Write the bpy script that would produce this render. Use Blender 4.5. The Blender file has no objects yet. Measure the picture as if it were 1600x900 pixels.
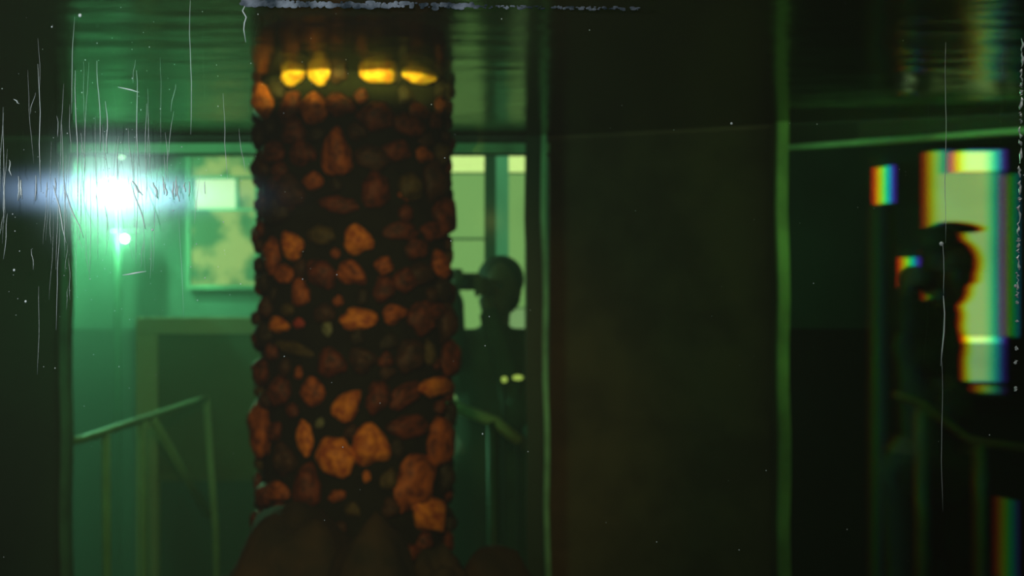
import bpy, bmesh, math, random
from mathutils import Vector, Matrix, noise
C = bpy.context.scene.collection
SC = bpy.context.scene
R = random.Random(7)
F = 2000.0; EYE = 1.6
def P(x, y, d):                       # a point of the place, d metres in front of the photographer
    return Vector(((x-800)/F*d, d, EYE-(y-450)/F*d))

# ------------------------------------------------------------------ camera, world, exposure
cam = bpy.data.cameras.new('camera'); camo = bpy.data.objects.new('camera', cam); C.objects.link(camo)
camo.location = (0, 0, EYE); camo.rotation_euler = (math.pi/2, 0, 0)
cam.sensor_width = 36; cam.lens = 45; cam.clip_start = 0.01; cam.clip_end = 50
cam.dof.use_dof = True; cam.dof.focus_distance = 0.62; cam.dof.aperture_fstop = 14
SC.camera = camo
w = bpy.data.worlds.new('world'); SC.world = w; w.use_nodes = True
w.node_tree.nodes['Background'].inputs[0].default_value = (0.5, 0.8, 0.35, 1)
w.node_tree.nodes['Background'].inputs[1].default_value = 0.006
SC.view_settings.view_transform = 'Standard'; SC.view_settings.look = 'None'
SC.view_settings.exposure = 0; SC.view_settings.gamma = 1
SC.cycles.max_bounces = 10; SC.cycles.transparent_max_bounces = 24
SC.cycles.volume_bounces = 0; SC.cycles.sample_clamp_indirect = 4
SC.cycles.caustics_reflective = False

def lamp(name, kind, loc, target, energy, color, **kw):
    l = bpy.data.lights.new(name, kind); l.energy = energy; l.color = color
    for k, v in kw.items(): setattr(l, k, v)
    o = bpy.data.objects.new(name, l); C.objects.link(o); o.location = loc
    if target is not None: o.rotation_euler = (Vector(target)-Vector(loc)).to_track_quat('-Z', 'Y').to_euler()
    return o
WATER_Z = EYE+0.473
CX, CY, CR = -0.37, 3.0, 0.232         # stone column
# the photographer's flash, held out to the left: its mirror image stands in the front pane
lamp('flash', 'SPOT', (-0.346, 0.10, EYE+0.0825), P(170, 300, 0.6), 9, (0.92, 1.0, 1.0), spot_size=1.3, spot_blend=1.0, shadow_soft_size=0.011)
# warm torch on the stones
lamp('torch', 'SPOT', (-0.12, 0.15, EYE+0.42), (CX, CY-0.2, EYE-0.24), 84, (1.0, 0.48, 0.18), spot_size=0.56, spot_blend=0.8, shadow_soft_size=0.04)
# strip lamp under the water line, narrow yellow beam
sl = lamp('water_line_lamp', 'AREA', (CX, 1.15, WATER_Z-0.02), (CX, 3, WATER_Z-0.02), 0.26, (1.0, 0.75, 0.15), shape='RECTANGLE', size=0.40, size_y=0.02, spread=math.radians(4))
# unseen fill lights added for the back beams, panel and room behind
lamp('beam_fill_left', 'AREA', (-1.0, 3.2, WATER_Z-0.08), (-0.8, 4.0, WATER_Z-0.25), 6, (0.35, 1.0, 0.6), size=0.7)
lamp('beam_fill_right', 'AREA', (1.0, 3.0, WATER_Z-0.1), (1.15, 3.65, EYE+0.3), 2.4, (0.5, 1.0, 0.35), size=0.6)
lamp('room_fill', 'AREA', (-1.2, 5.0, 2.9), (-1.2, 5.3, 0), 4, (0.75, 1.0, 0.6), size=1.2)
lamp('panel_fill', 'AREA', (0.5, 1.0, WATER_Z-0.06), (0.5, 4.0, EYE-0.2), 0.8, (1.0, 0.9, 0.5), size=1.2)

lamp('hall_fill', 'AREA', (0, -0.6, 3.0), (0, 0.3, 1.3), 15, (1.0, 0.98, 0.85), size=0.8)  # fill added above the camera to lift the dark areas
# ------------------------------------------------------------------ materials
def mat(name, col, rough=0.7, metal=0.0, spec=0.3, var=0.0, scale=8.0, bump=0.0, col2=None, coat=0.0):
    m = bpy.data.materials.new(name); m.use_nodes = True; nt = m.node_tree; n = nt.nodes; L = nt.links
    b = n['Principled BSDF']
    b.inputs['Roughness'].default_value = rough; b.inputs['Metallic'].default_value = metal
    b.inputs['Specular IOR Level'].default_value = spec; b.inputs['Coat Weight'].default_value = coat
    tc = n.new('ShaderNodeTexCoord'); oi = n.new('ShaderNodeObjectInfo')
    ad = n.new('ShaderNodeVectorMath'); ad.operation = 'ADD'
    sc = n.new('ShaderNodeVectorMath'); sc.operation = 'SCALE'; sc.inputs[0].default_value = (17, 31, 11)
    L.new(oi.outputs['Random'], sc.inputs['Scale'])
    L.new(tc.outputs['Object'], ad.inputs[0]); L.new(sc.outputs[0], ad.inputs[1])
    nz = n.new('ShaderNodeTexNoise'); nz.inputs['Scale'].default_value = scale; nz.inputs['Detail'].default_value = 5
    L.new(ad.outputs[0], nz.inputs['Vector'])
    if col2 is None: col2 = tuple(c*(1-var) for c in col)
    rp = n.new('ShaderNodeValToRGB'); rp.color_ramp.elements[0].position = 0.38; rp.color_ramp.elements[1].position = 0.62
    rp.color_ramp.elements[0].color = (*col2, 1); rp.color_ramp.elements[1].color = (*col, 1)
    L.new(nz.outputs['Fac'], rp.inputs['Fac']); L.new(rp.outputs['Color'], b.inputs['Base Color'])
    if bump:
        bp = n.new('ShaderNodeBump'); bp.inputs['Strength'].default_value = bump; bp.inputs['Distance'].default_value = 0.02
        L.new(nz.outputs['Fac'], bp.inputs['Height']); L.new(bp.outputs['Normal'], b.inputs['Normal'])
    return m
def lit(name, col, s, var=0.0, scale=3.0, col2=None):   # a window pane with daylight behind it, or a lamp
    m = bpy.data.materials.new(name); m.use_nodes = True; nt = m.node_tree; n = nt.nodes; L = nt.links
    n.remove(n['Principled BSDF']); e = n.new('ShaderNodeEmission'); e.inputs['Strength'].default_value = s
    e.inputs['Color'].default_value = (*col, 1)
    if var or col2:
        tc = n.new('ShaderNodeTexCoord'); nz = n.new('ShaderNodeTexNoise'); nz.inputs['Scale'].default_value = scale
        L.new(tc.outputs['Object'], nz.inputs['Vector'])
        rp = n.new('ShaderNodeValToRGB'); rp.color_ramp.elements[0].position = 0.42; rp.color_ramp.elements[1].position = 0.6
        c2 = col2 or tuple(c*(1-var) for c in col)
        rp.color_ramp.elements[0].color = (*c2, 1); rp.color_ramp.elements[1].color = (*col, 1)
        L.new(nz.outputs['Fac'], rp.inputs['Fac']); L.new(rp.outputs['Color'], e.inputs['Color'])
    L.new(e.outputs[0], n['Material Output'].inputs['Surface'])
    return m
def glass(name, tint, refl=0.02, rough=0.05, haze=0.0):
    m = bpy.data.materials.new(name); m.use_nodes = True; nt = m.node_tree; n = nt.nodes; L = nt.links
    n.remove(n['Principled BSDF'])
    t = n.new('ShaderNodeBsdfTransparent'); t.inputs[0].default_value = (*tint, 1)
    g = n.new('ShaderNodeBsdfGlossy'); g.inputs['Roughness'].default_value = rough; g.inputs['Color'].default_value = (0.8, 1, 0.9, 1)
    mx = n.new('ShaderNodeMixShader'); mx.inputs[0].default_value = refl
    L.new(t.outputs[0], mx.inputs[1]); L.new(g.outputs[0], mx.inputs[2]); L.new(mx.outputs[0], n['Material Output'].inputs['Surface'])
    return m
M = {}
M['wall'] = mat('dark_green_plaster', (0.045, 0.075, 0.04), 0.9, var=0.3, scale=2)
M['wallback'] = mat('green_plaster', (0.055, 0.10, 0.075), 0.9, var=0.3, scale=1.5)
M['floor'] = mat('concrete_floor', (0.05, 0.06, 0.045), 0.8, var=0.3, scale=3)
M['panel'] = mat('brown_black_panel', (0.10, 0.065, 0.030), 0.75, var=0.35, scale=5, bump=0.2)
M['metal'] = mat('algae_metal', (0.10, 0.20, 0.11), 0.55, spec=0.4, var=0.55, scale=4, bump=0.1)
M['metaldark'] = mat('dark_metal', (0.02, 0.045, 0.028), 0.5, var=0.3, scale=4)
M['edge'] = mat('lit_look_edge', (0.27, 0.52, 0.33), 0.5, var=0.5, scale=5)  # lit look of the beam edges put into a pale colour
M['post'] = mat('olive_post', (0.26, 0.42, 0.14), 0.6, var=0.45, scale=5)
M['railr'] = mat('dull_rail', (0.25, 0.17, 0.10), 0.6, var=0.2)
M['rail'] = mat('pale_rail', (0.33, 0.38, 0.24), 0.5, var=0.2)
M['cream'] = mat('cream_board', (0.45, 0.42, 0.27), 0.8, var=0.2, scale=2)
M['creamdark'] = mat('dull_board', (0.13, 0.15, 0.09), 0.8, var=0.3, scale=2)
M['mortar'] = mat('mossy_mortar', (0.011, 0.015, 0.006), 0.95, var=0.4, scale=20, bump=0.5)
M['boulder'] = mat('boulder', (0.05, 0.034, 0.012), 0.85, var=0.5, scale=9, bump=0.7, col2=(0.018, 0.018, 0.008))
M['gravel'] = mat('silt', (0.05, 0.045, 0.02), 0.95, var=0.4, scale=30, bump=0.5)
tones = {
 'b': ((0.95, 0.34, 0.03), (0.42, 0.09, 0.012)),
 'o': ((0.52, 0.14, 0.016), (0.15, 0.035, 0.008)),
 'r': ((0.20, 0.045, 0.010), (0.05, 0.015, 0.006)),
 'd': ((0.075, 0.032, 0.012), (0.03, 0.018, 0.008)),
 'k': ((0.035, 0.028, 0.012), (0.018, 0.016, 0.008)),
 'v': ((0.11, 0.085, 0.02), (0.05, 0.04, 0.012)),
 'y': ((0.95, 0.62, 0.06), (0.75, 0.28, 0.02)),  # lamp glint at the water line put into the yellow of these pebbles
 'g': ((0.30, 0.36, 0.22), (0.10, 0.13, 0.07)),
 'p': ((0.50, 0.06, 0.03), (0.25, 0.03, 0.02)),
}
for k, (a, b_) in tones.items():
    M['stone_'+k] = mat('stone_'+k, a, 0.55, spec=0.35, scale=2.2, bump=0.35, col2=b_)
M['skin'] = mat('skin', (0.11, 0.075, 0.05), 0.7)
M['jacket'] = mat('dark_jacket', (0.035, 0.05, 0.035), 0.9, var=0.3)
M['trousers'] = mat('dark_trousers', (0.02, 0.025, 0.02), 0.9)
M['hair'] = mat('black_hair', (0.015, 0.015, 0.012), 0.7)
M['cap'] = mat('dark_cap', (0.03, 0.04, 0.02), 0.9)
M['black'] = mat('black_plastic', (0.02, 0.02, 0.02), 0.4)
M['bandc'] = mat('olive_hatband', (0.12, 0.14, 0.06), 0.8)
M['flashglint'] = lit('flash_glint', (0.75, 1.0, 0.85), 25)
M['smallglint'] = lit('small_glint', (0.6, 1.0, 0.7), 3.0)
M['lampyel'] = lit('lamp_yellow', (0.6, 0.6, 0.15), 0.9)
M['header'] = lit('daylight_bright', (0.86, 0.92, 0.40), 1.25)
M['pane'] = lit('daylight_pale', (0.36, 0.55, 0.22), 0.8, var=0.25, scale=1.2)
M['paneteal'] = lit('daylight_teal', (0.10, 0.36, 0.20), 0.75, var=0.2)
M['panegrey'] = lit('daylight_grey', (0.42, 0.56, 0.30), 0.75, var=0.2)
M['paneyel'] = lit('daylight_right', (0.50, 0.60, 0.27), 0.8, var=0.15)
M['panewhite'] = lit('daylight_white', (0.85, 1.0, 0.72), 1.15)
M['blotch'] = lit('daylight_blotched', (0.62, 0.68, 0.28), 0.75, scale=7, col2=(0.10, 0.30, 0.14))
M['slit'] = lit('daylight_slit', (0.8, 0.9, 0.6), 1.3)
M['slit2'] = lit('daylight_warm', (0.5, 0.5, 0.18), 0.35)
M['dimslit'] = lit('daylight_dim', (0.55, 0.75, 0.4), 0.35)
M['faint'] = lit('daylight_faint', (0.5, 0.6, 0.3), 0.12)
M['backglass'] = glass('green_tank_glass', (0.88, 0.97, 0.86), 0.0003, 0.1)
M['crust'] = mat('mineral_crust', (0.16, 0.19, 0.24), 0.8, scale=90, col2=(0.01, 0.02, 0.03))
m = mat('scratch', (0.42, 0.48, 0.5), 0.3, spec=0.9); M['scratch'] = m

# ------------------------------------------------------------------ mesh helpers
def mesh_obj(name, bm, m, parent=None, smooth=False, props=None):
    me = bpy.data.meshes.new(name); bmesh.ops.recalc_face_normals(bm, faces=bm.faces) ; bm.to_mesh(me); bm.free()
    if smooth: me.polygons.foreach_set('use_smooth', [True]*len(me.polygons))
    me.materials.append(m); o = bpy.data.objects.new(name, me); C.objects.link(o)
    if parent is not None: o.parent = parent; o.matrix_parent_inverse = Matrix.Translation(parent.location).inverted() if parent.type == 'EMPTY' else parent.matrix_world.inverted()
    if props:
        for k, v in props.items(): o[k] = v
    return o
def box_bm(lo, hi, bm=None, bev=0.0):
    own = bm is None
    b = bmesh.new()
    bmesh.ops.create_cube(b, size=1)
    lo = Vector(lo); hi = Vector(hi); c = (lo+hi)/2; s = hi-lo
    for v in b.verts: v.co = Vector((v.co.x*abs(s.x), v.co.y*abs(s.y), v.co.z*abs(s.z)))+c
    if bev: bmesh.ops.bevel(b, geom=b.edges[:], offset=bev, segments=2, affect='EDGES')
    if own: return b
    me = bpy.data.meshes.new('tmp'); b.to_mesh(me); b.free(); bm.from_mesh(me); bpy.data.meshes.remove(me); return bm
def quad_prism(bm, pts, dvec):          # extrude polygon pts by dvec
    vs = [bm.verts.new(p) for p in pts]; ws = [bm.verts.new(Vector(p)+Vector(dvec)) for p in pts]
    bm.faces.new(vs); bm.faces.new(list(reversed(ws))); n = len(vs)
    for i in range(n): bm.faces.new((vs[i], ws[i], ws[(i+1)%n], vs[(i+1)%n]))
    return bm
def tube(bm, pts, rads, seg=8):
    pts = [Vector(p) for p in pts]
    if not hasattr(rads, '__len__'): rads = [rads]*len(pts)
    rings = []
    for i, p in enumerate(pts):
        t = (pts[min(i+1, len(pts)-1)]-pts[max(i-1, 0)]).normalized()
        u = t.cross(Vector((0, 1, 0.01))); 
        if u.length < 0.1: u = t.cross(Vector((1, 0, 0)))
        u.normalize(); v = t.cross(u)
        rings.append([bm.verts.new(p+(u*math.cos(a*2*math.pi/seg)+v*math.sin(a*2*math.pi/seg))*rads[i]) for a in range(seg)])
    for a, b in zip(rings, rings[1:]):
        for k in range(seg): bm.faces.new((a[k], a[(k+1)%seg], b[(k+1)%seg], b[k]))
    bm.faces.new(rings[0]); bm.faces.new(list(reversed(rings[-1])))
    return bm
def ell(bm, c, r, seg=16, rot=None):
    d = bmesh.ops.create_uvsphere(bm, u_segments=seg, v_segments=seg//2+2, radius=1)
    for v in d['verts']:
        q = Vector((v.co.x*r[0], v.co.y*r[1], v.co.z*r[2]))
        if rot: q = rot @ q
        v.co = q+Vector(c)
    return bm
def tag(o, label=None, cat=None, group=None, kind=None):
    for k, v in (('label', label), ('category', cat), ('group', group), ('kind', kind)):
        if v: o[k] = v
    return o
def empty(name, loc):
    o = bpy.data.objects.new(name, None); C.objects.link(o); o.location = loc; o.empty_display_size = 0.1; return o
def structure(name, bm, m, label=None):
    o = mesh_obj(name, bm, m); return tag(o, label, None, None, 'structure')

# ------------------------------------------------------------------ the room
X0, X1, Y0, Y1, ZT = -3.4, 3.4, -1.2, 6.3, 3.1
structure('floor', box_bm((X0, Y0, -0.1), (X1, Y1, 0)), M['floor'])
structure('ceiling', box_bm((X0, Y0, ZT), (X1, Y1, ZT+0.1)), M['wall'])
structure('wall_left', box_bm((X0-0.1, Y0, 0), (X0, Y1, ZT)), M['wall'])
structure('wall_right', box_bm((X1, Y0, 0), (X1+0.1, Y1, ZT)), M['wall'])
structure('wall_back', box_bm((X0, Y1, 0), (X1, Y1+0.1, ZT)), M['wallback'])
structure('wall_front', box_bm((X0, Y0-0.1, 0), (X1, Y0, ZT)), M['wall'])

structure('trim_16', box_bm((X0, Y1-0.03, 0), (X1, Y1, 1.40), None, 0.004), mat('falloff_band', (0.012, 0.022, 0.016), 0.8, var=0.3, scale=2), 'dark dado added along the foot of the back wall to end the lamp glow')  # falloff of the glow painted as a dark band
# ------------------------------------------------------------------ windows of the back wall (bright, seen through the tank)
WD = 6.26
def pane_box(x0, y0, x1, y1, d=WD, th=0.012):
    a = P(x0, y0, d); b = P(x1, y1, d); return box_bm((a.x, d, b.z), (b.x, d+th, a.z))
def window(name, rect, panes, frame_m, bars, label):
    x0, y0, x1, y1 = rect
    w_ = empty(name, P((x0+x1)/2, y1, WD)); tag(w_, label, 'window', None, 'structure')
    bm = bmesh.new(); f = 7
    for (a, b, c, d) in ((x0-f, y0-f, x1+f, y0), (x0-f, y1, x1+f, y1+f), (x0-f, y0, x0, y1), (x1, y0, x1+f, y1)):
        p = P(a, b, WD); q = P(c, d, WD); box_bm((p.x, WD-0.035, q.z), (q.x, WD+0.03, p.z), bm)
    mesh_obj('window_frame', bm, frame_m, w_)
    for (a, b, c, d) in bars:
        p = P(a, b, WD); q = P(c, d, WD); mesh_obj('mullion', box_bm((p.x, WD-0.03, q.z), (q.x, WD+0.03, p.z)), frame_m, w_)
    for (a, b, c, d, mm) in panes: mesh_obj('pane', pane_box(a, b, c, d), M[mm], w_)
    return w_
window('window_1', (560, 243, 820, 628),
       [(560, 243, 757, 270, 'header'), (795, 243, 820, 270, 'header'), (560, 272, 757, 372, 'pane'), (560, 375, 757, 628, 'pane'),
        (775, 243, 795, 628, 'paneteal'), (795, 272, 820, 480, 'pane'), (795, 482, 820, 628, 'panegrey')],
       M['metaldark'], [(757, 243, 775, 628), (560, 270, 757, 272), (560, 372, 757, 375), (795, 270, 820, 272), (795, 480, 820, 482)],
       'pale green bright window right of the stone column behind a silhouetted person')
window('window_2', (300, 245, 400, 445),
       [(300, 245, 400, 276, 'blotch'), (306, 280, 370, 326, 'panewhite'), (374, 280, 400, 326, 'blotch'), (300, 330, 400, 445, 'blotch')],
       M['metal'], [(300, 276, 400, 280), (370, 280, 374, 326), (300, 326, 400, 330), (300, 280, 306, 326)],
       'blotchy window with a white rectangular pane left of the stone column')
window('window_3', (1450, 236, 1556, 616),
       [(1450, 236, 1478, 270, 'paneyel'), (1492, 236, 1556, 268, 'header'), (1450, 270, 1556, 526, 'paneyel'), (1450, 536, 1556, 596, 'panegrey'), (1526, 601, 1556, 614, 'slit2')],
       M['metaldark'], [(1478, 236, 1492, 269), (1450, 596, 1556, 601), (1450, 601, 1526, 616)],
       'tall bright window with colour fringes behind the person in a cap')
o = bpy.data.objects['window_3']
mesh_obj('window_ledge', pane_box(1450, 526, 1556, 536, WD-0.02, 0.03), M['header'], o)
nw = 4
for (a, b, c, d, mm, lb) in ((1374, 260, 1386, 318, 'slit', 'small narrow slit window glowing in rainbow colours on the dark back wall'),
                             (1414, 402, 1424, 466, 'slit', 'short bright slit window beside the raised camera of the capped person'),
                             (1418, 566, 1427, 618, 'dimslit', 'dim short slit window just above the sloping handrail'),
                             (1424, 664, 1438, 756, 'dimslit', 'dim coloured slit window just below the sloping handrail'),
                             (1574, 272, 1584, 526, 'dimslit', 'narrow tall strip window right beside the tall bright window'),
                             (1484, 770, 1498, 880, 'faint', 'faint low slit window at floor level under the far handrail'),
                             (1566, 780, 1580, 905, 'faint', 'faint low slit window near the chipped glass edge')):
    w_ = mesh_obj('window_%d' % nw, pane_box(a, b, c, d), M[mm]); tag(w_, lb, 'window', None, 'structure')
    bm = bmesh.new()
    for (p0, p1, p2, p3) in ((a-3, b-3, a, d+3), (c, b-3, c+3, d+3)):
        p = P(p0, p1, WD); q = P(p2, p3, WD); box_bm((p.x, WD-0.02, q.z), (q.x, WD+0.03, p.z), bm)
    mesh_obj('window_frame', bm, M['metaldark'], w_); nw += 1

# ------------------------------------------------------------------ tank: back frame, panels, panes
ZB = 0.55                             # tank floor level
DL = 4.03
def slab(name, xa, da, xb, db, ya, yb, th, m, parent=None, ybr=None, yar=None):   # a vertical slab between two plan points, pixel rows ya..yb
    yar = ya if yar is None else yar; ybr = yb if ybr is None else ybr
    bm = bmesh.new(); quad_prism(bm, [P(xa, ya, da), P(xb, yar, db), P(xb, ybr, db), P(xa, yb, da)], (0, th, 0))
    return mesh_obj(name, bm, m, parent)
o = slab('trim_1', -260, DL, 98, DL, -330, 960, 0.06, M['wall']); tag(o, 'dark solid panel at the far left of the tank back', None, None, 'structure')
o = slab('trim_2', 858, DL, 1206, 3.74, -330, 970, 0.06, M['panel']); tag(o, 'wide brown-black panel between the two glazed bays', None, None, 'structure')
# left bay: head beam in two flanges with a web, at and below the water line
def beam(name, xa, da, xb, db, rows, label):
    e = empty(name, P((xa+xb)/2, rows[-1][1], (da+db)/2)); tag(e, label, 'beam', None, 'structure')
    for (nm, y0, y1, y0r, y1r, out, mm) in rows_of(rows):
        bm = bmesh.new(); quad_prism(bm, [P(xa, y0, da)+Vector((0, -out, 0)), P(xb, y0r, db)+Vector((0, -out, 0)), P(xb, y1r, db)+Vector((0, -out, 0)), P(xa, y1, da)+Vector((0, -out, 0))], (0, out+0.03, 0))
        mesh_obj(nm, bm, M[mm], e)
    return e
def rows_of(r): return r
for nm, xa, xb in (('trim_3', 98, 858),):
    e = empty(nm, P(480, 243, DL)); tag(e, 'horizontal dark beam with edges coloured pale green as if lit across the left glazed bay', None, None, 'structure')
    for (n2, y0, y1, out, mm) in (('web', 150, 243, 0.0, 'metaldark'), ('flange', 226, 241, 0.03, 'edge'), ('flange', 188, 198, 0.02, 'edge')):
        bm = bmesh.new(); quad_prism(bm, [P(xa, y0, DL)-Vector((0, out+0.01, 0)), P(xb, y0, DL)-Vector((0, out+0.01, 0)), P(xb, y1, DL)-Vector((0, out+0.01, 0)), P(xa, y1, DL)-Vector((0, out+0.01, 0))], (0, out+0.03, 0))
        mesh_obj(n2, bm, M[mm], e)
e = empty('trim_4', P(1400, 225, 3.6)); tag(e, 'horizontal dark beam with edges coloured pale green as if lit across the right glazed bay', None, None, 'structure')
for (n2, y0, y1, r0, r1, out, mm) in (('web', 150, 236, 140, 206, 0.0, 'metaldark'), ('flange', 229, 237, 199, 208, 0.03, 'edge'), ('flange', 162, 171, 152, 161, 0.02, 'edge')):
    da, db, off = 3.72, 3.47, Vector((0, out+0.01, 0))
    bm = bmesh.new(); quad_prism(bm, [P(1222, y0, da)-off, P(1625, r0, db)-off, P(1625, r1, db)-off, P(1222, y1, da)-off], (0, out+0.03, 0))
    mesh_obj(n2, bm, M[mm], e)
# posts
def post(name, x, d, w_, m, label, dep=0.05, lean=0):
    bm = bmesh.new(); a = P(x, 450, d); h = w_/F*d/2
    n = 14; rings = []
    for i in range(n+1):
        z = ZB+(WATER_Z+0.25-ZB)*i/n; dx = lean*(1-i/n)+0.003*math.sin(i*1.7)
        rings.append([bm.verts.new((a.x+sx*h+dx, d+sy*dep/2, z)) for sx, sy in ((-1, -1), (1, -1), (1, 1), (-1, 1))])
    for p_, q_ in zip(rings, rings[1:]):
        for k in range(4): bm.faces.new((p_[k], p_[(k+1)%4], q_[(k+1)%4], q_[k]))
    bm.faces.new(rings[0]); bm.faces.new(list(reversed(rings[-1])))
    o = mesh_obj(name, bm, m); tag(o, label, None, None, 'structure'); return o
post('trim_5', 847, 3.98, 8, M['edge'], 'thin pale green edge strip at the right end of the left bay', 0.04, 0.02)
post('trim_6', 832, 4.02, 26, M['metaldark'], 'dark post at the right end of the left bay', 0.08, 0.01)
post('trim_7', 1219, 3.66, 17, M['post'], 'olive green post at the left end of the right bay', 0.05, 0.012)
post('trim_8', 1209, 3.69, 8, M['panel'], 'thin brown strip beside the olive green post', 0.05, 0.012)
post('trim_9', 104, 4.0, 12, M['metal'], 'faint green post at the left end of the left bay', 0.05, 0.0)
# panes
bm = bmesh.new(); quad_prism(bm, [P(98, 200, DL+0.035), P(858, 200, DL+0.035), P(858, 960, DL+0.035), P(98, 960, DL+0.035)], (0, 0.012, 0))
o = mesh_obj('window_glass_left', bm, M['backglass']); o.name = 'window_11'; tag(o, 'green tinted glass pane of the left bay', None, None, 'structure')
bm = bmesh.new(); quad_prism(bm, [P(1225, 200, 3.755), P(1625, 170, 3.505), P(1625, 960, 3.505), P(1225, 960, 3.755)], (0, 0.012, 0))
o = mesh_obj('window_glass_right', bm, M['backglass']); o.name = 'window_12'; tag(o, 'green tinted glass pane of the right bay', None, None, 'structure')
structure('trim_10', box_bm((-2.2, 0.64, ZB-0.12), (2.2, 4.12, ZB)), M['gravel'], 'silty tank bottom')
structure('trim_11', box_bm((-2.26, 0.6, ZB-0.12), (-2.2, 4.12, WATER_Z+0.2)), M['wall'], 'dark left side of the tank')
structure('trim_12', box_bm((2.2, 0.6, ZB-0.12), (2.26, 4.12, WATER_Z+0.2)), M['wall'], 'dark right side of the tank')
structure('trim_13', box_bm((-2.2, 0.66, 0), (2.2, 4.1, ZB-0.12)), M['floor'], 'plinth under the tank')

# water: one body, clear sides, rippled mirror-like underside of its surface
def water_mats():
    a = bpy.data.materials.new('water_body'); a.use_nodes = True; n = a.node_tree.nodes; L = a.node_tree.links
    n.remove(n['Principled BSDF']); t = n.new('ShaderNodeBsdfTransparent'); L.new(t.outputs[0], n['Material Output'].inputs['Surface'])
    v = n.new('ShaderNodeVolumeAbsorption'); v.inputs['Color'].default_value = (0.7, 0.92, 0.6, 1); v.inputs['Density'].default_value = 0.12
    L.new(v.outputs[0], n['Material Output'].inputs['Volume'])
    b = bpy.data.materials.new('water_surface'); b.use_nodes = True; n = b.node_tree.nodes; L = b.node_tree.links
    n.remove(n['Principled BSDF']); t = n.new('ShaderNodeBsdfTransparent'); t.inputs[0].default_value = (0.1, 0.13, 0.08, 1)
    g = n.new('ShaderNodeBsdfGlossy'); g.inputs['Roughness'].default_value = 0.15; g.inputs['Color'].default_value = (0.95, 1, 0.85, 1)
    mx = n.new('ShaderNodeMixShader'); mx.inputs[0].default_value = 0.38
    tc = n.new('ShaderNodeTexCoord'); mp = n.new('ShaderNodeMapping'); mp.inputs['Scale'].default_value = (2.0, 5.0, 1)
    nz = n.new('ShaderNodeTexNoise'); nz.inputs['Scale'].default_value = 2.5; nz.inputs['Detail'].default_value = 2
    bp = n.new('ShaderNodeBump'); bp.inputs['Strength'].default_value = 0.25; bp.inputs['Distance'].default_value = 0.012
    L.new(tc.outputs['Object'], mp.inputs[0]); L.new(mp.outputs[0], nz.inputs['Vector']); L.new(nz.outputs['Fac'], bp.inputs['Height']); L.new(bp.outputs[0], g.inputs['Normal'])
    L.new(t.outputs[0], mx.inputs[1]); L.new(g.outputs[0], mx.inputs[2]); L.new(mx.outputs[0], n['Material Output'].inputs['Surface'])
    v = n.new('ShaderNodeVolumeAbsorption'); v.inputs['Color'].default_value = (0.7, 0.92, 0.6, 1); v.inputs['Density'].default_value = 0.12
    L.new(v.outputs[0], n['Material Output'].inputs['Volume'])
    return a, b
wa, wb = water_mats()
foot = [(-2.19, 0.65), (2.19, 0.65), (2.19, 3.2), (P(1625, 0, 3.47).x, 3.45), (P(1222, 0, 3.72).x, 3.70), (P(858, 0, DL).x, 4.0), (-2.19, 4.0)]
bm = bmesh.new(); quad_prism(bm, [Vector((x, y, ZB+0.002)) for x, y in foot], (0, 0, WATER_Z-ZB-0.002))
o = mesh_obj('water', bm, wa); o.data.materials.append(wb); tag(o, 'dark green water filling the tank up to its rippled surface', 'water', None, 'stuff')
for p in o.data.polygons:
    if p.center.z > WATER_Z-0.01: p.material_index = 1

# prism: a wedge of clear tank glass that spreads the light into colours
def prism_mat():
    m = bpy.data.materials.new('dispersive_glass'); m.use_nodes = True; n = m.node_tree.nodes; L = m.node_tree.links
    n.remove(n['Principled BSDF'])
    cols = [(1.0, .0, .0), (1.0, .12, .0), (1.0, .45, .0), (.85, .8, .0), (.3, 1.0, .0), (.0, 1.0, .25), (.0, .8, .8), (.0, .35, 1.0), (.02, .08, 1.0), (.12, .0, .9)]
    s = [sum(c[i] for c in cols) for i in range(3)]
    prev = None
    for k, c in enumerate(cols):
        r = n.new('ShaderNodeBsdfRefraction'); r.distribution = 'BECKMANN' if hasattr(r, 'distribution') else r.distribution
        r.inputs['Roughness'].default_value = 0.0
        r.inputs['IOR'].default_value = 1.0+DISP*(k-4.5)/4.5+0.0001
        r.inputs['Color'].default_value = (*[c[i]/s[i] for i in range(3)], 1)
        if prev is None: prev = r
        else:
            a = n.new('ShaderNodeAddShader'); L.new(prev.outputs[0], a.inputs[0]); L.new(r.outputs[0], a.inputs[1]); prev = a
    L.new(prev.outputs[0], n['Material Output'].inputs['Surface'])
    return m
DISP = -0.018
mt = bpy.data.materials.new('clear_glass_face'); mt.use_nodes = True; n = mt.node_tree.nodes; n.remove(n['Principled BSDF'])
t = n.new('ShaderNodeBsdfTransparent'); mt.node_tree.links.new(t.outputs[0], n['Material Output'].inputs['Surface'])
xa, xb, yp = 0.79, 1.22, 2.9
bm = bmesh.new(); quad_prism(bm, [Vector((xa, yp, ZB+0.01)), Vector((xb, yp, ZB+0.01)), Vector((xb, yp+0.17, ZB+0.01)), Vector((xa, yp+0.01, ZB+0.01))], (0, 0, WATER_Z-ZB-0.03))
o = mesh_obj('glass_prism', bm, mt); o.data.materials.append(prism_mat())
tag(o, 'tall clear glass wedge that fringes the right bay with rainbow colours', 'glass')
for p in o.data.polygons:
    if p.normal.y > 0.7: p.material_index = 1

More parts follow.
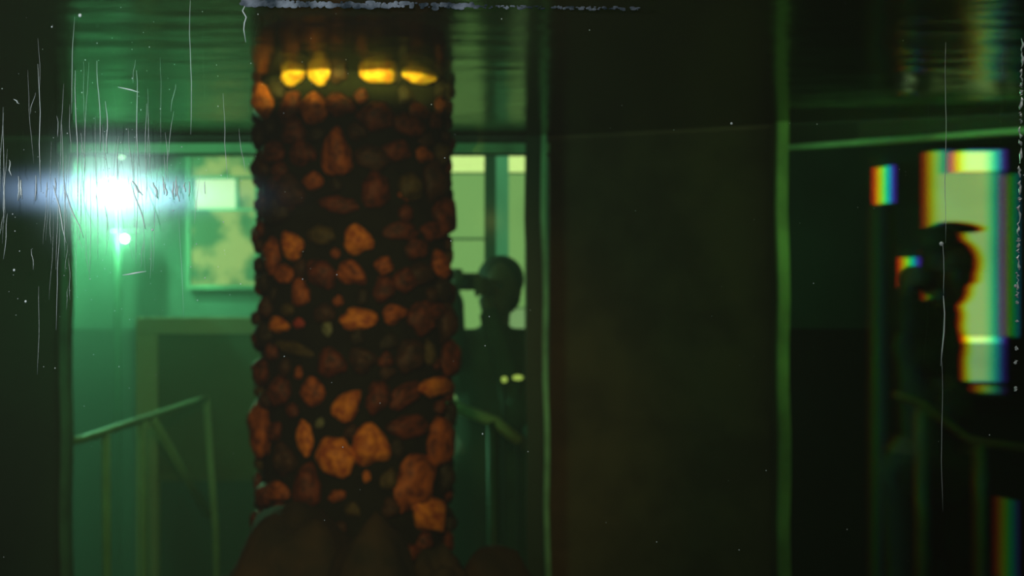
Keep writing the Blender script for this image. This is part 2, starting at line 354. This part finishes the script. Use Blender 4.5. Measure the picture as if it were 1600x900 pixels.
# ------------------------------------------------------------------ stone column
def stone_mesh(seed, tone):
    r = random.Random(seed); bm = bmesh.new(); bmesh.ops.create_icosphere(bm, subdivisions=3, radius=1)
    off = Vector((r.random()*50, r.random()*50, r.random()*50)); k = r.uniform(0.25, 0.5)
    cuts = [(Vector((r.uniform(-1, 1), r.uniform(-1, 1), r.uniform(-1, 1))).normalized(), r.uniform(0.62, 0.85)) for _ in range(5)]
    for v in bm.verts:
        q = v.co.copy(); q *= 1+k*(noise.noise(q*1.1+off))+0.12*noise.noise(q*3+off)
        for nn, dd in cuts:
            ex = q.dot(nn)-dd
            if ex > 0: q -= nn*ex*0.8
        v.co = q
    me = bpy.data.meshes.new('stone'); bm.to_mesh(me); bm.free()
    me.polygons.foreach_set('use_smooth', [True]*len(me.polygons)); me.materials.append(M['stone_'+tone]); return me
CACHE = {}
def get_stone(tone, i):
    k = (tone, i)
    if k not in CACHE: CACHE[k] = stone_mesh(i*13+5, tone)
    return CACHE[k]
col = empty('stone_column', (CX, CY, ZB)); tag(col, 'round column clad in orange and brown pebbles standing in the water', 'column')
bm = bmesh.new(); n = 48; rings = []
for i in range(30):
    z = ZB+(WATER_Z+0.12-ZB)*i/29; rr = CR-0.018
    rings.append([bm.verts.new((CX+rr*math.cos(a*2*math.pi/n), CY+rr*math.sin(a*2*math.pi/n), z)) for a in range(n)])
for a, b in zip(rings, rings[1:]):
    for k in range(n): bm.faces.new((a[k], a[(k+1)%n], b[(k+1)%n], b[k]))
bm.faces.new(rings[0]); bm.faces.new(list(reversed(rings[-1])))
mesh_obj('mortar_core', bm, M['mortar'], col, True)
# pebbles seen in the picture: x, y, width, height, tilt, tone
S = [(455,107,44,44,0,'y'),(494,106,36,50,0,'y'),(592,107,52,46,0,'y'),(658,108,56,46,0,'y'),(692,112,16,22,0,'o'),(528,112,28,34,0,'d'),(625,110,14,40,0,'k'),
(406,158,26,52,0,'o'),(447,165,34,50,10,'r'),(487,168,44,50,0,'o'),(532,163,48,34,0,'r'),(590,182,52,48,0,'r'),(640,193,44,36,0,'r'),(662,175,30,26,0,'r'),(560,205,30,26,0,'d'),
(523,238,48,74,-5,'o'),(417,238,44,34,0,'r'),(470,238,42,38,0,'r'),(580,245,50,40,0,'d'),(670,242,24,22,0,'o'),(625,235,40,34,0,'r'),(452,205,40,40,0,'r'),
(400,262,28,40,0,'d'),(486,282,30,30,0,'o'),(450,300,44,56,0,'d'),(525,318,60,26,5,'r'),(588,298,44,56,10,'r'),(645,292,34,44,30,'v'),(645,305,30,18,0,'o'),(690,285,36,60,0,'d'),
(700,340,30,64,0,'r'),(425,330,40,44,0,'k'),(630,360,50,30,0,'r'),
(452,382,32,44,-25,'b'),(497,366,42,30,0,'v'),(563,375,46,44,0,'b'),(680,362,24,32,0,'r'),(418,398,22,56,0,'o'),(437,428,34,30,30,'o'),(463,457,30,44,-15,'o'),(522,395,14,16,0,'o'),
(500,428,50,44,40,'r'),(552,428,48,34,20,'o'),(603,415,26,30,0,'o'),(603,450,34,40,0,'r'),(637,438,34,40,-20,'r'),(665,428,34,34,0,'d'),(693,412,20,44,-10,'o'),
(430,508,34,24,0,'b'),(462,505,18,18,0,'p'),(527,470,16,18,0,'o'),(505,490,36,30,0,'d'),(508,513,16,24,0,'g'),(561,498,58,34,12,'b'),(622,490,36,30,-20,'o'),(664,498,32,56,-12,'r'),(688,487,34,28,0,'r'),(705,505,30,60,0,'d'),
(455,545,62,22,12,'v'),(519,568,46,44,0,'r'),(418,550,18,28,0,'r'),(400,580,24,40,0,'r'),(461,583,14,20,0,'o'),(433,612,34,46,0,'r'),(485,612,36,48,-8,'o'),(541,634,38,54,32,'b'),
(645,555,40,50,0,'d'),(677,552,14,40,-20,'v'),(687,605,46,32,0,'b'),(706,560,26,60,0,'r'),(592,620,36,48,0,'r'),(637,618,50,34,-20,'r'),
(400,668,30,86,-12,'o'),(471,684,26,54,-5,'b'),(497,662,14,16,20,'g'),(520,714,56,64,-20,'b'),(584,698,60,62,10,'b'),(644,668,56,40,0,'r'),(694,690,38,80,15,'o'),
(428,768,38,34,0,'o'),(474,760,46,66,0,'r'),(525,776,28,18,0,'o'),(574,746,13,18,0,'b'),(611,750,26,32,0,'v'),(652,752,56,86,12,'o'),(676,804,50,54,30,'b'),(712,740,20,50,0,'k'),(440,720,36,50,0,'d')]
placed = []
def put_stone(theta, z, wu, hv, ang, tone, sink=0.0):
    nrm = Vector((math.sin(theta), -math.cos(theta), 0)); tan = Vector((math.cos(theta), math.sin(theta), 0)); up = Vector((0, 0, 1))
    me = get_stone(tone, R.randrange(6)); o = bpy.data.objects.new('stone', me); C.objects.link(o); o.parent = col
    d = min(wu, hv)*0.5*0.75; d = min(d, 0.032)
    a = math.radians(ang); ax = tan*math.cos(a)+up*-math.sin(a); az = tan*math.sin(a)+up*math.cos(a)
    base = Vector((CX, CY, z))+nrm*(CR-0.012-sink)
    M4 = Matrix((( ax.x*wu/2, nrm.x*d, az.x*hv/2, 0), (ax.y*wu/2, nrm.y*d, az.y*hv/2, 0), (ax.z*wu/2, nrm.z*d, az.z*hv/2, 0), (0, 0, 0, 1))).transposed()
    M4 = Matrix([[ax.x*wu/2, nrm.x*d, az.x*hv/2, base.x-CX], [ax.y*wu/2, nrm.y*d, az.y*hv/2, base.y-CY], [ax.z*wu/2, nrm.z*d, az.z*hv/2, base.z-ZB], [0, 0, 0, 1]])
    o.matrix_basis = M4
    placed.append((theta*CR, z, wu/2, hv/2)); return o
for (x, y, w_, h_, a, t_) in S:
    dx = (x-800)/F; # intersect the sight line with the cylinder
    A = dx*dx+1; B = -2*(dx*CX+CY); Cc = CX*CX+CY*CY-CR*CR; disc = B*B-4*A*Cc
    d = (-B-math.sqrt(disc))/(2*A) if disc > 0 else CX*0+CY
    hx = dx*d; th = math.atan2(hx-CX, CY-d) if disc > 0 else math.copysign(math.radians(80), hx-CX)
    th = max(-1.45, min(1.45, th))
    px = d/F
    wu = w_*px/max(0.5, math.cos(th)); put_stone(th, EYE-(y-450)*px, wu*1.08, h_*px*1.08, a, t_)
tries = 0
while tries < 9000 and len(placed) < 292:
    tries += 1
    th = R.uniform(-1.9, 1.9); z = R.uniform(ZB+0.25, WATER_Z+0.02)
    big = R.uniform(0.030, 0.062) if tries < 4500 else R.uniform(0.018, 0.036); wu = big*R.uniform(0.8, 1.25); hv = big*R.uniform(0.8, 1.25)
    if all(((th*CR-a)/(wu/2*0.85+c*0.9))**2+((z-b)/(hv/2*0.85+e_*0.9))**2 > 1 for a, b, c, e_ in placed):
        put_stone(th, z, wu, hv, R.uniform(-30, 30), R.choice('dddkkkrrv'))
# boulders round the foot
def boulder(x, y, d, rx, ry, rz, label, seed, tone='boulder'):
    r = random.Random(seed); bm = bmesh.new(); bmesh.ops.create_icosphere(bm, subdivisions=4, radius=1); off = Vector((seed*3.1, seed*1.7, 0))
    c = P(x, y, d)
    for v in bm.verts:
        q = v.co.copy(); q *= 1+0.35*noise.noise(q*0.9+off)+0.1*noise.noise(q*3+off); v.co = Vector((q.x*rx, q.y*ry, q.z*rz))
    zt = max(v.co.z for v in bm.verts)
    for v in bm.verts: v.co.z *= rz/zt
    zlo = min(v.co.z for v in bm.verts)
    for v in bm.verts:
        if v.co.z < zlo*0.7: v.co.z = zlo*0.7
    c.z = max(c.z, 0); lift = ZB-zlo*0.7
    o = mesh_obj('boulder', bm, M[tone], None, True); o.location = (c.x, d, lift); tag(o, label, 'rock', 'boulders around the foot of the column')
    return o
boulder(455, 0, 2.55, 0.17, 0.14, 0.34, 'wide brown boulder at the column foot, leftmost', 3)
boulder(597, 0, 2.50, 0.12, 0.12, 0.36, 'tall brown boulder standing against the middle of the column foot', 8)
boulder(688, 0, 2.58, 0.09, 0.09, 0.30, 'narrow dark boulder under the big orange pebbles', 11)
boulder(780, 0, 2.9, 0.12, 0.12, 0.28, 'dark rounded boulder standing clear to the right of the column', 15)
boulder(350, 0, 2.8, 0.12, 0.12, 0.24, 'low dark boulder half hidden behind the widest boulder', 21)

# ------------------------------------------------------------------ behind the left bay: lamps added for the flash reflections, haze, rail, board
ls = empty('flash_glint_stand', P(188, 450, 5.8)*1.0); ls.location.z = 0; tag(ls, 'added upright stand of white-green lamps standing in for flash reflections in the left pane', 'lamp')
bm = bmesh.new(); a = P(184, 205, 5.83); tube(bm, [(a.x, 5.83, 0), (a.x, 5.83, a.z)], 0.018); tube(bm, [(a.x, 5.83, 0), (a.x, 5.83, 0.03)], 0.15, 20); mesh_obj('pole', bm, M['metaldark'], ls)
for (x, y, r, mm, en) in ((172, 300, 0.022, 'flashglint', 56), (195, 373, 0.016, 'flashglint', 25), (189, 217, 0.014, 'smallglint', 0.5), (190, 243, 0.014, 'smallglint', 0.5)):
    p = P(x, y, 5.74); bm = ell(bmesh.new(), p, (r, r*0.6, r)); b_ = mesh_obj('bulb', bm, M[mm], ls, True)
    bm = bmesh.new(); tube(bm, [p+Vector((0, 0.03, 0)), p+Vector((0, 0.08, 0))], [r*1.15, r*0.6], 20); mesh_obj('glint_housing', bm, M['metaldark'], ls)
    if en > 1:
        bm = bmesh.new(); quad_prism(bm, [p+Vector((-0.06, 0.03, r+0.02)), p+Vector((0.06, 0.03, r+0.02)), p+Vector((0.06-p.x*0.052, -0.30, 0.012)), p+Vector((-0.06-p.x*0.052, -0.30, 0.012))], (0, 0, 0.006)); mesh_obj('reflection_shield', bm, M['metaldark'], ls)  # shield added to keep the lamp out of the water's reflection
    if en > 1: lamp('glint_light', 'POINT', p-Vector((0, r*0.6+0.03, 0)), None, en, (0.34, 1.0, 0.70), shadow_soft_size=0.008)
hz = bpy.data.materials.new('haze'); hz.use_nodes = True; n = hz.node_tree.nodes; n.remove(n['Principled BSDF'])
v = n.new('ShaderNodeVolumeScatter'); v.inputs['Color'].default_value = (0.55, 0.95, 0.75, 1); v.inputs['Density'].default_value = 0.11; v.inputs['Anisotropy'].default_value = 0.0
hz.node_tree.links.new(v.outputs[0], n['Material Output'].inputs['Volume'])
o = mesh_obj('haze', box_bm((-2.6, 4.14, 0.05), (0.4, 5.9, 2.95)), hz); tag(o, 'green haze in the lamplight behind the left pane', 'haze', None, 'stuff')

def rail_thing(name, label, rails, posts, m, r=0.014, mp=None):
    e = empty(name, (rails[0][0].x, rails[0][0].y, 0)); tag(e, label, 'railing')
    for pts in rails: bm = bmesh.new(); tube(bm, pts, r, 10); mesh_obj('handrail', bm, m, e, True)
    for pts in posts: bm = bmesh.new(); tube(bm, pts, r*1.1, 10); mesh_obj('post', bm, mp or m, e, True)
    return e
def drop(p): return Vector((p.x+0.01, p.y, 0))
A, B = P(130, 686, 4.3), P(322, 622, 5.3)
def onAB(x):
    lo, hi = 0, 1
    for _ in range(30):
        mid = (lo+hi)/2; q = A.lerp(B, mid); xx = 800+q.x/q.y*F
        if xx < x: lo = mid
        else: hi = mid
    return A.lerp(B, lo)
rail_thing('railing', 'pale tube handrail with a diagonal brace in the lower left bay', [[P(108, 690, 4.2), A, B]],
           [[onAB(165), drop(onAB(165))], [onAB(222), drop(onAB(222))], [B, P(337, 830, 5.3), drop(P(337, 830, 5.3))]], M['rail'])
e = bpy.data.objects['railing']; bm = bmesh.new(); tube(bm, [onAB(236), P(325, 805, 5.3)], 0.018, 10); mesh_obj('brace', bm, M['rail'], e, True)
# framed cream board
bd = empty('board', P(300, 740, 5.3)); bd.location.z = 0; tag(bd, 'large cream framed board standing behind the handrail', 'board')
D = 5.45
def pb(a, b, c, d, th, D=D): p = P(a, b, D); q = P(c, d, D); return box_bm((p.x, D, q.z), (q.x, D+th, p.z), None, 0.004)
mesh_obj('top_rail', pb(212, 496, 470, 522, 0.05), M['cream'], bd); mesh_obj('side_rail', pb(212, 522, 246, 1030, 0.05), M['cream'], bd)
mesh_obj('backing', box_bm(*(lambda p, q: ((p.x, D+0.012, q.z), (q.x, D+0.03, p.z)))(P(246, 522, D), P(470, 742, D))), M['creamdark'], bd)
mesh_obj('bottom_rail', pb(246, 742, 470, 752, 0.04), M['creamdark'], bd)
mesh_obj('leg', pb(440, 752, 470, 1030, 0.04), M['cream'], bd)

# middle and right rails
rail_thing('railing', 'short pale sloping handrail in front of the person nearest the column', [[P(690, 622, 4.35), P(722, 640, 4.35), P(775, 660, 4.35), P(812, 690, 4.35)]], [[P(770, 658, 4.35), drop(P(770, 658, 4.35))]], M['rail'], 0.02, M['metaldark'])
rail_thing('railing', 'dim handrail sloping down and turning level in the right bay', [[P(1400, 616, 4.1), P(1440, 632, 4.1), P(1515, 688, 4.1), P(1620, 704, 4.1)]],
           [[P(1440, 634, 4.1), drop(P(1440, 634, 4.1))], [P(1532, 692, 4.1), drop(P(1532, 692, 4.1))]], M['railr'], 0.016)
a = P(1378, 0, 5.0)
bm = bmesh.new(); tube(bm, [(a.x, 5.0, 0), (a.x, 5.0, P(0, 320, 5.0).z)], 0.035, 16); tube(bm, [(a.x, 5.0, 0), (a.x, 5.0, 0.03)], 0.08, 16)
o = mesh_obj('pole', bm, M['creamdark'], None, True); tag(o, 'dim green upright pole under the small rainbow slit', 'pole')

# ------------------------------------------------------------------ people
def remesh(o, v, it=4):
    m_ = o.modifiers.new('remesh', 'REMESH'); m_.mode = 'VOXEL'; m_.voxel_size = v; m_.use_smooth_shade = True
    s_ = o.modifiers.new('smooth', 'SMOOTH'); s_.factor = 0.5; s_.iterations = it
def caps(bm, pts, rads, seg=14):
    pts = [Vector(p) for p in pts]
    tube(bm, pts, rads, seg)
    for p, r in zip(pts, rads): ell(bm, p, (r, r, r), 12)
def person(x, d, top_y, label, chx, plx, cap, cam_px, sw=0.17, tw=1.0, up=0.0):
    """standing figure turned half to the left, both hands holding a camera beside the face"""
    h = P(x, top_y, d); H = h.z; e = empty('person', (h.x+plx, d, 0)); tag(e, label, 'person')
    k = H/1.74 if not cap else (H-0.05)/1.74
    def q(dx, dy, z): return Vector((h.x+dx*k, d+dy*k, z*k))
    ch, pl_ = chx/k, plx/k
    head = q(0, 0, 1.62); neck = q(ch*0.4, 0.01, 1.46+up*0.5); chest = q(ch, 0.02, 1.30+up); waist = q((ch+pl_)/2, 0.02, 1.08); pel = q(pl_, 0.02, 0.95)
    shL = q(ch-sw, -0.03, 1.39+up); shR = q(ch+sw, 0.05, 1.39+up)
    camp = P(*cam_px)                                     # where the camera is held
    elL = camp+Vector((-0.06 if not cap else 0.02, 0.02, -0.27))*k; elR = q(ch+sw-0.04, -0.22, 1.16)
    wrL = camp+Vector((-0.05, 0.02, -0.04)); wrR = camp+Vector((0.07, 0.03, -0.07))
    b = bmesh.new()
    # head with jaw, brow, nose, ears
    ell(b, head+Vector((0.01, 0.02, 0.02))*k, (0.078*k, 0.095*k, 0.10*k), 24); ell(b, head+Vector((-0.005, -0.015, -0.055))*k, (0.058*k, 0.07*k, 0.065*k), 20)
    ell(b, head+Vector((-0.02, -0.095, -0.01))*k, (0.012*k, 0.02*k, 0.024*k), 10); ell(b, head+Vector((-0.012, -0.075, -0.055))*k, (0.024*k, 0.014*k, 0.008*k), 10)
    ell(b, head+Vector((-0.015, -0.08, 0.03))*k, (0.045*k, 0.015*k, 0.01*k), 10)
    for s in (-1, 1): ell(b, head+Vector((s*0.083, 0.015, -0.01))*k, (0.01*k, 0.02*k, 0.03*k), 10)
    caps(b, [head+Vector((0.0, 0.02, -0.06))*k, neck, chest], [0.052*k, 0.055*k, 0.10*k])
    caps(b, [chest+Vector((-0.35*sw, 0, 0))*k, chest+Vector((0.35*sw, 0, 0))*k], [0.12*k*tw, 0.12*k*tw]); caps(b, [chest, waist, pel], [0.13*k*tw, 0.115*k*tw, 0.13*k*tw])
    caps(b, [shL, shR], [0.06*k, 0.06*k]); caps(b, [pel+Vector((-0.06, 0, 0)), pel+Vector((0.06, 0, 0))], [0.12*k, 0.12*k])
    for sh, el, wr in ((shL, elL, wrL), (shR, elR, wrR)): caps(b, [sh, el, wr], [0.055*k, 0.042*k, 0.027*k])
    for s in (-1, 1):
        hp = q(pl_+s*0.09, 0.02, 0.90); kn = q(pl_+s*0.10, 0.0, 0.50); an = q(pl_+s*0.105, 0.03, 0.09)
        caps(b, [hp, kn, an], [0.085*k, 0.055*k, 0.04*k]); caps(b, [an+Vector((0, 0, -0.04))*k, an+Vector((-0.02, -0.15, -0.055))*k], [0.038*k, 0.03*k])
    # hands: palm, four curled fingers and a thumb each, closed round the camera
    for wr, s in ((wrL, 1), (wrR, -1)):
        pl = wr+Vector((s*0.0, -0.01, 0.045))*k; ell(b, pl, (0.022*k, 0.04*k, 0.045*k), 14)
        for f in range(4):
            z = 0.035-f*0.019; l = (0.9, 1.0, 0.95, 0.78)[f]
            p0 = pl+Vector((0, -0.03, z))*k; p1 = p0+Vector((s*0.012, -0.028*l, 0.004))*k; p2 = p1+Vector((s*0.026*l, -0.008, -0.002))*k
            caps(b, [p0, p1, p2], [0.0088*k, 0.008*k, 0.007*k], 8)
        p0 = pl+Vector((s*0.01, 0.03, -0.01))*k; caps(b, [p0, p0+Vector((s*0.022, 0.012, 0.012))*k, p0+Vector((s*0.042, 0.0, 0.018))*k], [0.011*k, 0.0095*k, 0.008*k], 8)
    o = mesh_obj('body', b, M['skin'], e, True); remesh(o, 0.0065)
    # jacket, trousers, shoes
    b = bmesh.new(); caps(b, [chest+Vector((-0.4*sw, 0, 0))*k, chest+Vector((0.4*sw, 0, 0))*k], [0.14*k*tw, 0.14*k*tw]); caps(b, [chest, waist, pel], [0.15*k*tw, 0.145*k*tw, 0.155*k*tw])
    caps(b, [shL, shR], [0.075*k, 0.075*k]); caps(b, [pel+Vector((-0.06, 0, -0.04)), pel+Vector((0.06, 0, -0.04))], [0.14*k, 0.14*k]); caps(b, [neck+Vector((0, 0, -0.02)), chest], [0.07*k, 0.12*k])
    for sh, el, wr in ((shL, elL, wrL), (shR, elR, wrR)): caps(b, [sh, el, el.lerp(wr, 0.85)], [0.073*k, 0.06*k, 0.042*k])
    o = mesh_obj('jacket', b, M['jacket'], e, True); remesh(o, 0.012, 3)
    b = bmesh.new()
    for s in (-1, 1):
        hp = q(pl_+s*0.09, 0.02, 0.88); kn = q(pl_+s*0.10, 0.0, 0.50); an = q(pl_+s*0.105, 0.03, 0.10); caps(b, [hp, kn, an], [0.105*k, 0.075*k, 0.06*k])
    o = mesh_obj('trousers', b, M['trousers'], e, True); remesh(o, 0.014, 3)
    for s in (-1, 1):
        an = q(pl_+s*0.105, 0.03, 0.09); b = bmesh.new(); ell(b, an+Vector((-0.01, -0.06, -0.045))*k, (0.05*k, 0.14*k, 0.045*k)); mesh_obj('shoe', b, M['black'], e, True)
        b = bmesh.new(); ell(b, head+Vector((-0.018+s*0.03, -0.078, 0.008))*k, (0.012*k, 0.008*k, 0.008*k), 10); mesh_obj('eye', b, M['black'], e, True)
    b = bmesh.new(); ell(b, head+Vector((0.01, 0.035, 0.035))*k, (0.094*k, 0.10*k, 0.095*k), 20); ell(b, head+Vector((0.01, 0.07, -0.03))*k, (0.082*k, 0.06*k, 0.08*k), 16)
    o = mesh_obj('hair', b, M['hair'], e, True); remesh(o, 0.01, 3)
    if cap:
        c = head+Vector((0.0, 0.0, 0.15))*k
        b = bmesh.new(); ell(b, c+Vector((-0.03, 0.02, -0.03)), (0.075, 0.09, 0.055), 20); mesh_obj('cap', b, M['cap'], e, True)
        b = bmesh.new(); ell(b, c+Vector((0.02, -0.01, 0.012)), (0.085, 0.07, 0.018), 20, Matrix.Rotation(math.radians(6), 3, 'Y')); mesh_obj('cap_peak', b, M['cap'], e, True)
    # the camera in the hands
    ce = empty('camera', camp); tag(ce, 'dark compact camera held up by the '+('capped' if cap else 'bareheaded')+' person', 'camera')
    mesh_obj('camera_body', box_bm(camp-Vector((0.05, 0.02, 0.032)), camp+Vector((0.055, 0.02, 0.032)), None, 0.006), M['black'], ce)
    b = bmesh.new(); tube(b, [camp+Vector((0, -0.02, 0)), camp+Vector((0, -0.05, 0))], [0.027, 0.024], 20)
    mesh_obj('lens', b, M['black'], ce, True)
    return e
person(778, 4.9, 402, 'silhouetted person with round dark hair raising a camera right of the stone column', -0.03, -0.03, False, (729, 440, 4.75), 0.145, 0.88)
person(1489, 4.6, 352, 'silhouetted person in a peaked cap raising a camera in the rainbow-fringed bay', -0.075, -0.05, True, (1447, 438, 4.42), 0.05, 0.78, 0.06)

for (x, y, r_, lb) in ((788, 593, 0.011, 'tiny yellowish light at the hip of the bareheaded person, rounder and nearer the column'), (809, 590, 0.010, 'tiny yellowish light beside the dark post, the one farther from the column')):
    p = P(x, y, 4.62); t_ = empty('indicator_light', (p.x, p.y, 0)); tag(t_, lb, 'light')
    bm = ell(bmesh.new(), p, (r_*(2.0 if x > 800 else 1), r_*0.6, r_), 14); mesh_obj('bulb', bm, M['lampyel'], t_, True)
    bm = bmesh.new(); tube(bm, [p+Vector((0, r_*0.3, 0)), p+Vector((0, 0.03, 0))], [r_*1.1, r_*0.8], 14); mesh_obj('housing', bm, M['black'], t_)
    bm = bmesh.new(); tube(bm, [(p.x, p.y+0.03, 0), (p.x, p.y+0.03, p.z)], 0.006, 8); mesh_obj('stalk', bm, M['black'], t_)
# ------------------------------------------------------------------ front pane with its scratches
def front_glass():
    m = bpy.data.materials.new('front_glass'); m.use_nodes = True; n = m.node_tree.nodes; L = m.node_tree.links
    n.remove(n['Principled BSDF']); t = n.new('ShaderNodeBsdfTransparent'); t.inputs[0].default_value = (0.93, 0.98, 0.94, 1)
    prev = t
    for (r, an, col_, rot) in ((0.03, 0, (0.02, 0.02, 0.02), 0), (0.17, 0, (0.0022, 0.0034, 0.0032), 0), (0.150, 0.58, (0.0013, 0.0018, 0.0030), 0.25)):
        g = n.new('ShaderNodeBsdfAnisotropic') if hasattr(bpy.types, 'ShaderNodeBsdfAnisotropic') else n.new('ShaderNodeBsdfGlossy')
        g.distribution = 'BECKMANN'; g.inputs['Roughness'].default_value = r; g.inputs['Color'].default_value = (*col_, 1)
        if an:
            g.inputs['Anisotropy'].default_value = an; tn = n.new('ShaderNodeTangent'); tn.direction_type = 'RADIAL'; tn.axis = 'Y'
            cb = n.new('ShaderNodeCombineXYZ'); cb.inputs[0].default_value = 0.0; cb.inputs[2].default_value = 1.0
            L.new(cb.outputs[0], g.inputs['Tangent'])
        a = n.new('ShaderNodeAddShader'); L.new(prev.outputs[0], a.inputs[0]); L.new(g.outputs[0], a.inputs[1]); prev = a
    g = n.new('ShaderNodeBsdfDiffuse'); g.inputs['Color'].default_value = (0.0050, 0.0046, 0.0036, 1)      # diffuse veil added to lift the dark tones
    a = n.new('ShaderNodeAddShader'); L.new(prev.outputs[0], a.inputs[0]); L.new(g.outputs[0], a.inputs[1]); prev = a
    L.new(prev.outputs[0], n['Material Output'].inputs['Surface'])
    return m
GD = 0.60
fg = front_glass()
o = mesh_obj('window_13', box_bm((-0.75, GD, ZB-0.1), (0.75, GD+0.012, WATER_Z+0.2)), fg); tag(o, 'scratched front viewing pane of the tank', None, None, 'structure')
FP = o
structure('trim_14', box_bm((-2.26, GD-0.02, 0), (-0.75, GD+0.03, ZT)), M['wall'], 'wall left of the front pane')
structure('trim_15', box_bm((0.75, GD-0.02, 0), (2.26, GD+0.03, ZT)), M['wall'], 'wall right of the front pane')
sd = GD-0.0004
bm = bmesh.new()
def scr(pts, r, seg=5):
    n_ = len(pts); tube(bm, [P(x, y, sd) for x, y in pts], [r*(0.25+0.75*math.sin(math.pi*(i+0.5)/n_)) for i in range(n_)], seg)
def wob(x0, y0, x1, y1, n_=9, w_=1.2):
    ph = R.random()*6; return [(x0+(x1-x0)*i/(n_-1)+w_*math.sin(ph+i*0.9)+R.uniform(-.4, .4), y0+(y1-y0)*i/(n_-1)) for i in range(n_)]
for (a, b, c, d, r) in ((166, 158, 168, 240, .00025), (118, 110, 122, 330, .00022), (98, 290, 130, 372, .0003), (84, 290, 104, 380, .0003), (60, 100, 64, 300, .00018), (205, 285, 228, 358, .0003),
                        (240, 285, 247, 310, .00045), (206, 283, 222, 305, .0005), (297, 0, 299, 210, .00018), (213, 110, 216, 260, .0002), (152, 95, 158, 235, .0002), (14, 250, 17, 275, .0003),
                        (22, 155, 30, 162, .0003), (185, 136, 218, 144, .00035), (192, 430, 228, 424, .0004), (258, 287, 260, 306, .0004), (270, 284, 271, 312, .0003), (277, 290, 279, 315, .0003), (288, 285, 289, 300, .0003)):
    scr(wob(a, b, c, d), r)
for i in range(75):
    x = max(5, min(385, R.gauss(150, 85))); y = R.gauss(285, 80); l = R.uniform(30, 170); scr(wob(x, y-l/2, x+R.uniform(-10, 10), y+l/2, 8, 0.8), R.uniform(.00005, .00013))
for i in range(26):
    x = R.uniform(10, 320); scr(wob(x, 288-R.uniform(2, 14), x+R.uniform(-2, 2), 300+R.uniform(2, 14), 6, .5), R.uniform(.0001, .0003))
scr([(378, 0), (383, 9), (379, 17), (385, 27), (382, 36), (381, 46), (384, 66)], .0004)
scr(wob(1478, 66, 1477, 380, 14, .8), .00016); scr([(1474, 462), (1476, 490), (1475, 520), (1472, 548), (1470, 572)], .0004); scr(wob(1472, 560, 1472, 800, 10, .8), .00013); scr(wob(1474, 380, 1475, 462, 8, .6), .00016)
mesh_obj('scratches', bm, M['scratch'], FP, True, {'kind': 'stuff', 'label': 'fine white vertical scratches in the glass'})
bm = bmesh.new()
for i in range(260):
    if R.random() < 0.6: x, y = R.gauss(170, 130), R.gauss(290, 150)
    else: x, y = R.uniform(0, 1600), R.uniform(0, 900)
    if 0 < x < 1600 and 0 < y < 900: q_ = P(x, y, sd); r_ = R.choice((.00012, .00016, .0002, .0003)); ell(bm, q_, (r_, r_*.5, r_), 6)
for (x, y, r_) in ((1143, 193, .0006), (754, 678, .0004), (1471, 381, .0011), (125, 24, .0009), (22, 422, .0006), (40, 471, .0006), (81, 42, .0004), (1587, 447, .0009), (1588, 546, .0007), (238, 359, .0006)):
    ell(bm, P(x, y, sd), (r_, r_*.4, r_), 8)
mesh_obj('specks', bm, M['scratch'], FP, True, {'kind': 'stuff', 'label': 'tiny bright specks on the glass'})
# chipped edge line near the right end of the pane
bm = bmesh.new(); y = 60
while y < 640:
    l = R.uniform(4, 26) if y < 470 else R.uniform(3, 10); x = 1598-12*y/640
    n_ = 5; tube(bm, [P(x+R.uniform(-2.2, 2.2), y+l*i/n_, sd) for i in range(n_+1)], [R.uniform(.0002, .0009)*(0.3 if i in (0, n_) else 1) for i in range(n_+1)], 5)
    y += l+(R.uniform(0, 5) if y < 470 else R.uniform(15, 50))
mesh_obj('chipped_edge', bm, M['scratch'], FP, False, {'label': 'white chipped vertical edge in the glass'})
# mineral crust along the top
bm = bmesh.new()
for i in range(420):
    x = 380+620*R.random()**1.5; ex = 1.0 if x < 740 else 0.6; yc = 5+(x-380)/620*9
    rr_ = R.uniform(.0003, .0011)*ex; ell(bm, P(x, yc+R.uniform(-4, 4)*ex, sd-0.0004), (rr_*R.uniform(1, 3), .0004, rr_), 6)
mesh_obj('mineral_crust', bm, M['crust'], FP, False, {'label': 'thin grey-blue mineral crust line along the top'})
